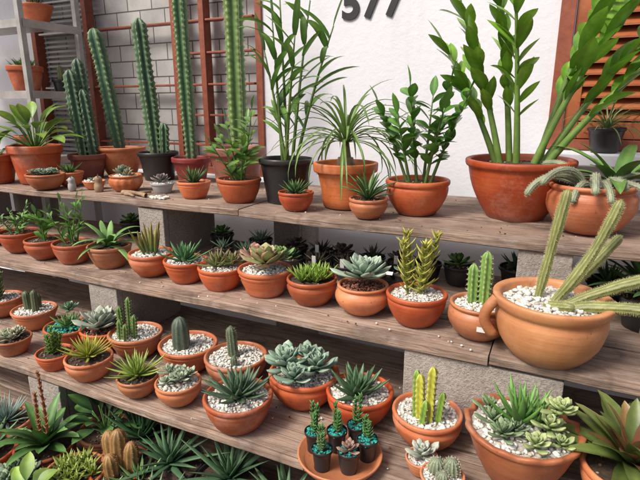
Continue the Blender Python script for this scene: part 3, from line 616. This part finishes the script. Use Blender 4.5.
potted("potted_leafy_plant",-1.585,1.204,z,.071,1.08,plant=leafy([(0,0,.5,.15,2.4,.1),(-.2,.1,3.0,.2,2.2,.1),(.2,-.1,5.5,.3,1.9,.1),(.1,.2,1,.2,2.4,0),(-.2,-.2,4,.35,1.8,0)],11,.85,.26,c0=(.07,.18,.03),c1=(.15,.31,.06),spiral=True,pairs=False,t0=.08),pmat=M_leaf)
potted("potted_strapleaf_plant",-1.419,1.224,z,.076,1.08,plant=arching(15,1.75,.34,.3,1.45,1.3,c0=(.08,.2,.05),c1=(.20,.37,.10),T=.05,pr='strap'))
potted("potted_pencil_succulent",-1.223,1.222,z,.074,1.08,gravel=WHITE,plant=grassy(16,1.5,.14,.12,1.1,1.5,c0=(.09,.2,.05),c1=(.34,.25,.06)))
potted("potted_aloe",-1.070,1.217,z,.070,1.08,gravel=WHITE,plant=aloe(32,1.35,.30,.14,.3,1.45,c0=(.05,.15,.06),c1=(.11,.27,.10)))
potted("potted_haworthia",-.923,1.208,z,.070,1.08,gravel=WHITE,plant=multi([(aloe(34,1.0,.26,.12,.2,1.4,c0=(.12,.19,.05),c1=(.24,.22,.09),tip=(.36,.15,.08)),-.15,0,1.1,.05),(aloe(26,.9,.26,.12,.3,1.4,c0=(.12,.19,.05),c1=(.24,.22,.09),tip=(.36,.15,.08)),.45,.25,.9,.2)]))
potted("potted_echeveria",-.771,1.224,z,.080,1.08,gravel=WHITE,plant=multi([(echev(24,1.05,.62,.11,c0=(.24,.34,.13),c1=(.44,.46,.22),edge=(.5,.2,.16)),.15,-.2,1.0,.15),(echev(18,.95,.55,.12,c0=(.26,.16,.11),c1=(.46,.24,.18)),-.5,.2,.9,.15),(echev(18,.9,.5,.12,c0=(.13,.25,.08),c1=(.23,.37,.12)),.4,.45,.8,.25)]))
potted("potted_aloe",-.614,1.228,z,.073,1.08,plant=cluster(9,.78,.50,aloe(18,1.05,.26,.15,.45,1.45,c0=(.13,.23,.03),c1=(.26,.41,.06))))
potted("potted_echeveria",-.456,1.226,z,.074,1.12,'round',gravel=REDG,plant=multi([(echev(36,1.2,.54,.15,c0=(.22,.35,.26),c1=(.40,.50,.40)),0,0,1,.2)]))
potted("potted_spiky_succulent",-.304,1.223,z,.079,1.08,gravel=WHITE,plant=spikystems(5,1.8,24,.52,.14,c0=(.27,.30,.05),c1=(.54,.50,.10),T=.08,lean=.28))
potted("potted_cactus_trio",-.141,1.210,z,.078,1.15,'round',gravel=WHITE,plant=cols([(-.25,0,1.35,.17,3.1,.02,0),(.1,0,1.8,.18,3.1,.0,0),(.12,.36,1.2,.16,0,.03,0),(-.1,.3,1.0,.14,0,0,0)],5,.4,(.15,.29,.06),(.30,.46,.14),sl=.09,step=.16,scal=.06))
def ratbig(mb,rg,R,z):
    for (ox,oy,az,lean,L,b,r) in [(-.25,0,.2,.14,2.1,.0,.088),(.0,-.1,.25,.60,2.15,-.35,.092),(.2,-.1,.15,.95,1.7,.35,.10),(.05,.2,.35,.75,1.6,-.15,.09),(.25,-.2,-.1,1.25,1.3,.3,.10),(-.1,-.25,-.5,1.25,.55,.1,.09)]:
        fuzzy(mb,rg,curve((ox*R,oy*R,z-.03*R),az,pi/2-lean,L*R,b,16,.12,rg),r*R,(.17,.20,.06),(.37,.38,.15),.045*R,1.4,(.70,.66,.42),lump=.08)
pb=potted("potted_rattail_cactus",.016,1.165,z,.122,1.22,'urn',mat=M_tan,gravel=WHITE,plant=ratbig,gs=.0052)
mb=MB(); rr=.122; hh=rr*1.22
pts=[Vector((-rr*(.97+.20*math.sin(pi*t)),-rr*.12,hh*(.93-.62*t))) for t in [i/10 for i in range(11)]]
tube(mb,pts,.013,.012,(1,1,1),10); o=mb.obj("handle",M_tan,parent=pb); o.rotation_euler=(0,0,.25)
dk=[(-1.206,1.600,.048,G1),(-1.023,1.600,.047,GB),(-.845,1.560,.048,(.06,.05,.04)),(-.745,1.57,.045,(.05,.05,.04)),(-.660,1.560,.047,(.07,.05,.04)),(-.551,1.57,.046,(.06,.07,.04)),(-.45,1.56,.045,(.08,.06,.05)),(-.36,1.57,.048,GD),(-.26,1.58,.05,G1),(-.086,1.610,.057,GD),(-1.4,1.62,.045,G1),(-1.55,1.60,.045,GB),(-1.7,1.60,.05,G1),(.16,1.58,.06,G1),(-.9,1.44,.042,GD),(-.7,1.45,.042,(.08,.07,.05)),(-.5,1.45,.042,(.07,.08,.05)),(-1.1,1.46,.042,GB),(-.8,1.45,.042,GD),(-.6,1.455,.042,(.08,.07,.05)),(-.4,1.46,.042,GB),(-1.0,1.46,.042,GB)]
for i,(x,y,r,c) in enumerate(dk):
    potted("potted_seedling",x,y,z,r,1.25,'plastic',mat=M_black,tagged=(4.4 if i in (3,6,15,19) else 0),plant=(aloe(18,1.4,.3,.15,c0=c,c1=mulc(c,1.6)) if i%2 else echev(20,1.05,.5,.15,c0=c,c1=mulc(c,1.7))))
potted("potted_fern",.24,1.44,z,.07,1.2,'plastic',mat=M_black,plant=arching(34,2.4,.3,.4,1.4,1.2,c0=(.05,.16,.05),c1=(.14,.28,.1)),pmat=M_leaf)
# ---------------------------------------------------------------- third shelf
z=Z3
potted("potted_succulent",-1.885,1.097,z,.076,.95,gravel=WHITE,plant=multi([(spikystems(7,1.5,24,.32,.13,c0=(.12,.18,.06),c1=(.24,.30,.12)),0,.0,1,0)]),dy=-.02)
potted("potted_finger_cactus",-1.665,1.075,z,.075,.95,gravel=WHITE,plant=fuzz([(-.25,0,1.0,.17,3.1,.03,0),(.3,0,1.15,.17,0,.03,0),(.05,.35,.8,.15,0,0,0)],col=(.07,.1,.05),crest=(.17,.2,.11)),dy=-.01)
potted("potted_echeveria",-1.544,.909,z,.058,.98,plant=cluster(7,.6,.5,echev(18,c0=(.24,.29,.18),c1=(.44,.46,.32))))
potted("potted_echeveria",-1.423,1.025,z,.075,.98,gravel=TEAL,plant=multi([(aloe(26,1.0,.36,.14,.2,1.35,c0=(.07,.17,.05),c1=(.16,.31,.1)),0,0,.9,0),(echev(20,c0=(.08,.16,.09),c1=(.16,.27,.15)),-.1,.25,.6,.6)]))
potted("potted_spiky_succulent",-1.334,.903,z,.054,1.0,plant=spikystems(8,1.4,20,.38,.15,c0=(.08,.19,.03),c1=(.22,.37,.08)))
potted("potted_echeveria",-1.313,1.070,z,.074,.95,gravel=REDG,plant=echev(32,1.25,.56,.16,c0=(.27,.33,.27),c1=(.46,.50,.42)),dy=-.012)
potted("potted_mini_cactus",-1.178,1.080,z,.084,.92,gravel=WHITE,plant=multi([(cols([(-.3,0,1.2,.11,3,.05,0),(.0,.1,1.6,.10,0,.04,0),(.3,0,1.0,.11,0,.1,0),(.15,-.3,.7,.1,0,.1,0),(-.1,-.3,.8,.1,2,.1,0)],6,.3,(.09,.19,.04),(.22,.34,.1),sl=.06,step=.12,scal=.06),0,0,1,0)]),dy=-.03)
potted("potted_spiky_succulent",-1.193,.911,z,.067,1.0,plant=multi([(aloe(60,1.2,.16,.09,.15,1.45,c0=(.26,.31,.04),c1=(.50,.50,.09),bend=-.4),0,0,1.05,.1)]))
potted("potted_globe_cactus",-.967,1.085,z,.088,.92,gravel=WHITE,plant=fuzz([(0,0,1.2,.31,3,.0,0)],col=(.055,.085,.065),crest=(.13,.17,.12),bl=.04,dens=1.0),dy=-.03)
potted("potted_agave",-.997,.906,z,.056,1.0,plant=multi([(aloe(54,1.6,.26,.12,.15,1.45,c0=(.18,.28,.04),c1=(.36,.46,.11),bend=-.3),0,0,1,.1)]))
potted("potted_ghost_plant",-.869,.925,z,.061,1.0,gravel=WHITE,plant=cluster(9,.55,.6,echev(18,.9,.4,.14,c0=(.22,.30,.20),c1=(.42,.48,.36)),.35))
potted("potted_cactus",-.791,1.085,z,.090,.9,gravel=WHITE,plant=multi([(fuzz([(0,.1,1.1,.18,2.6,.15,0)],col=(.065,.095,.05),crest=(.18,.22,.14),bl=.06),0,0,1,0),(fuzz([(.3,-.3,.35,.12,2.6,.1,0)],col=(.06,.09,.05),crest=(.16,.2,.13)),0,0,1,0)]),dy=-.02)
potted("potted_agave",-.662,.909,z,.086,.98,gravel=WHITE,plant=aloe(46,1.15,.30,.13,.2,1.45,c0=(.04,.085,.05),c1=(.09,.16,.09),bend=-.35,edge=(.13,.2,.12)))
eb=dict(c0=(.17,.29,.21),c1=(.34,.46,.36))
potted("potted_echeveria",-.563,1.075,z,.094,.95,gravel=WHITE,plant=multi([(echev(28,.85,.42,.14,**eb),-.38,-.1,.95,.15),(echev(24,.85,.42,.14,**eb),.45,.1,.85,.15),(echev(22,.85,.42,.14,**eb),.1,-.55,.72,.1),(echev(20,.8,.42,.14,**eb),.05,.25,.8,.3)]),dy=-.02)
potted("potted_agave",-.398,1.065,z,.085,.98,gravel=WHITE,plant=aloe(34,1.12,.36,.15,.25,1.4,c0=(.045,.10,.05),c1=(.10,.19,.09),bend=-.3),dy=-.02)
potted("potted_variegated_cactus",-.221,1.050,z,.082,1.0,gravel=WHITE,plant=multi([(cols([(.15,0,1.75,.155,0,.02,0),(-.1,0,1.45,.15,3.1,.04,0)],4,.5,(.46,.46,.05),(.60,.60,.12),sl=.05,step=.16,scal=.08),0,0,1,0),(cols([(-.25,.1,1.5,.12,3,.02,0),(.38,.1,1.0,.12,0,.1,0),(0,-.2,.8,.11,0,.1,0)],4,.45,(.18,.34,.05),(.30,.44,.08),sl=.05,step=.16,scal=.08),0,0,1,0)]),dy=-.035)
potted("potted_succulent_arrangement",-.012,1.015,z,.114,1.15,'big',scallop=14,gravel=WHITE,gs=.0055,plant=multi([
  (aloe(26,1.15,.22,.13,.6,1.45,c0=(.08,.22,.045),c1=(.18,.37,.09)),-.05,.15,.85,.05),(aloe(18,1.05,.22,.13,.6,1.45,c0=(.08,.22,.045),c1=(.18,.37,.09)),.25,.3,.7,.05),
  (echev(20,.9,.36,.14,c0=(.12,.20,.10),c1=(.26,.35,.20)),-.5,-.1,.46,0),(echev(20,.9,.36,.14,c0=(.12,.20,.10),c1=(.26,.35,.20)),-.3,-.45,.44,0),(echev(18,.9,.34,.14,c0=(.12,.20,.10),c1=(.26,.35,.20)),-.62,.25,.42,0),(echev(18,.9,.34,.14,c0=(.10,.17,.09),c1=(.22,.3,.17)),-.1,-.2,.36,0),
  (echev(16,.9,.5,.2,c0=(.26,.36,.14),c1=(.44,.52,.24)),.45,-.1,.40,.15),(echev(16,.9,.5,.2,c0=(.26,.36,.14),c1=(.44,.52,.24)),.55,.2,.38,.35),(echev(16,.9,.5,.2,c0=(.26,.36,.14),c1=(.44,.52,.24)),.25,-.5,.36,.0),(echev(16,.9,.5,.2,c0=(.22,.34,.14),c1=(.42,.5,.22)),.65,-.3,.34,.0),(echev(16,.9,.5,.2,c0=(.26,.36,.14),c1=(.44,.52,.24)),.62,.0,.34,.5)]),dy=-.01)
potted("potted_bromeliad",.190,1.010,z,.090,1.1,'bowl',plant=multi([(arching(34,1.8,.42,.15,1.35,.7,c0=(.07,.13,.03),c1=(.22,.28,.08)),0,0,1,.1),(arching(18,1.5,.38,.6,1.4,.5,c0=(.32,.09,.06),c1=(.24,.18,.07)),0,0,1,.15)]),pmat=M_leaf)
sc=empty("terracotta_saucer",(-.377,.890,Z3+.001)); mb=MB(); prev=None
for (r,zz) in [(0,0),(.80,0),(.86,.004),(.97,.018),(1.0,.024),(.99,.027),(.95,.026),(.85,.010),(0,.008)]:
    k=mb.ring([(.096*max(r,.001)*math.cos(2*pi*j/56),.096*max(r,.001)*math.sin(2*pi*j/56),zz) for j in range(56)],(1,1,1))
    if prev is not None: mb.bridge(prev,k,56)
    prev=k
mb.obj("dish",M_terra,parent=sc)
st=lambda n,h,c0=(.055,.17,.045): spikystems(n,h,24,.62,.26,c0=c0,c1=(.15,.32,.10),T=.15,lean=.12)
for i,(ox,oy) in enumerate([(-.062,.000),(-.022,-.047),(.034,-.030),(.056,.025),(-.018,.024),(.016,.064)]):
    potted("nursery_pot_succulent",-.377+ox,.890+oy,Z3+.010,.0245,2.1,'plastic',mat=M_black,gravel=TEAL,gs=.003,
      plant=[st(3,2.6),st(3,2.2,(.10,.15,.07)),echev(20,1.3,.55,.2,c0=(.2,.12,.1),c1=(.4,.25,.2)),st(2,2.4),st(3,3.0),st(2,3.0)][i])
potted("potted_pale_echeveria",-.202,.937,z,.036,1.1,gravel=WHITE,gs=.003,plant=echev(20,1.3,.6,.22,c0=(.34,.40,.34),c1=(.54,.58,.5)))
potted("potted_globe_cactus",-.150,.900,z,.045,.9,gravel=WHITE,gs=.003,plant=multi([(globe(.45,.9,col=(.13,.18,.1),crest=(.34,.37,.28)),-.3,.1,.9,0),(globe(.45,1.0,col=(.13,.18,.1),crest=(.34,.37,.28)),.35,.25,.9,0),(globe(.4,.7,col=(.13,.18,.1),crest=(.34,.37,.28)),.1,-.4,.8,0)]))
# ---------------------------------------------------------------- low shelf
z=Z4
D=[("potted_blue_agave",-1.46,.80,.075,aloe(54,1.5,.17,.08,.05,1.45,c0=(.14,.23,.2),c1=(.34,.45,.4))),
("potted_bromeliad",-1.24,.77,.08,multi([(arching(22,1.7,.42,.4,1.3,.6,c0=(.05,.13,.03),c1=(.12,.26,.07)),0,0,1,0),(spikystems(2,3.0,34,.2,.12,c0=(.42,.10,.06),c1=(.36,.26,.1),lean=.05),0,0,1,0)])),
("potted_succulent",-1.07,.73,.08,cluster(10,.6,.7,aloe(16,1,.3,.14,c0=(.15,.24,.03),c1=(.34,.42,.09)))),
("potted_orange_cactus",-.98,.80,.08,fuzz([(0,0,1.5,.28,0,.05,0),(-.4,.1,1.2,.26,3,.1,0),(.4,.1,1.1,.26,0,.1,0),(.1,-.4,.9,.24,5,.1,0)],col=(.24,.14,.05),crest=(.46,.26,.1),bl=.07,dens=1.2,scol=(.66,.42,.22))),
("potted_agave",-.86,.86,.09,aloe(26,1.9,.26,.1,.15,1.3,c0=(.05,.12,.06),c1=(.11,.21,.10),bend=.2)),
("potted_agave",-.68,.88,.09,aloe(24,2.0,.28,.1,.15,1.3,c0=(.05,.12,.06),c1=(.12,.22,.11),bend=.2)),
("potted_aloe",-1.37,.68,.08,aloe(34,1.5,.34,.14,.2,1.4,c0=(.06,.15,.06),c1=(.15,.27,.11))),
("potted_succulent",-1.20,.65,.07,cluster(9,.65,.7,echev(18,c0=(.14,.24,.14),c1=(.3,.4,.26)))),
("potted_leafy_plant",-1.52,.68,.07,leafy([(0,0,.5,.3,1.8,.1),(-.2,.1,3.0,.5,1.7,.1),(.2,-.1,5.5,.5,1.7,.1),(0,.2,1.8,.3,2.1,.1)],12,.8,.34,spiral=True,pairs=False,t0=.05)),
("potted_succulent",-1.66,.80,.08,cluster(9,.65,.7,echev(18,c0=(.12,.2,.14),c1=(.24,.36,.24)))),
("potted_agave",-1.02,.92,.08,aloe(28,1.9,.32,.1,.3,1.3,c0=(.04,.12,.05),c1=(.08,.18,.08))),
("potted_leafy_plant",-1.14,.90,.08,broad(18,1.1,.5,.9,c0=GD,c1=G1)),
("potted_agave",-.50,.86,.09,aloe(24,1.8,.28,.1,.15,1.3,c0=(.05,.12,.06),c1=(.12,.22,.11),bend=.2)),
("potted_succulent",-.92,.66,.08,cluster(9,.6,.7,aloe(16,1,.3,.14,c0=(.10,.2,.06),c1=(.24,.36,.12)))),
("potted_agave",-.78,.70,.08,aloe(34,1.6,.24,.1,.1,1.3,c0=(.06,.13,.07),c1=(.15,.25,.13))),
("potted_leafy_plant",-1.08,.60,.07,broad(16,1.0,.5,.8,c0=(.1,.2,.04),c1=LIME)),
("potted_aloe",-.90,.79,.06,aloe(24,1.6,.3,.14,.3,1.4,c0=(.1,.2,.06),c1=(.2,.34,.12)))]
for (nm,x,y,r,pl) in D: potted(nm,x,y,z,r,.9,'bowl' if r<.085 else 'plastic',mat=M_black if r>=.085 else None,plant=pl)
def tag(x,y,z,yaw=0,w=.03,h=.012,tilt=-.9):
    mb=MB(); mb.ring([(-w/2,0,0),(w/2,0,0),(w/2,0,h),(-w/2,0,h),(-w/2,.0012,0),(w/2,.0012,0),(w/2,.0012,h),(-w/2,.0012,h)],(1,1,1)); mb.f=[(0,1,5,4),(3,7,6,2),(0,3,2,1),(4,5,6,7),(0,4,7,3),(1,2,6,5)]
    o=mb.obj("price_tag",M_label,smooth=False); o.location=(x,y,z); o.rotation_euler=(tilt,0,yaw)
tag(-.44,1.395,Z2+.060); tag(-.125,1.130,Z2+.045,tilt=.05,w=.02)
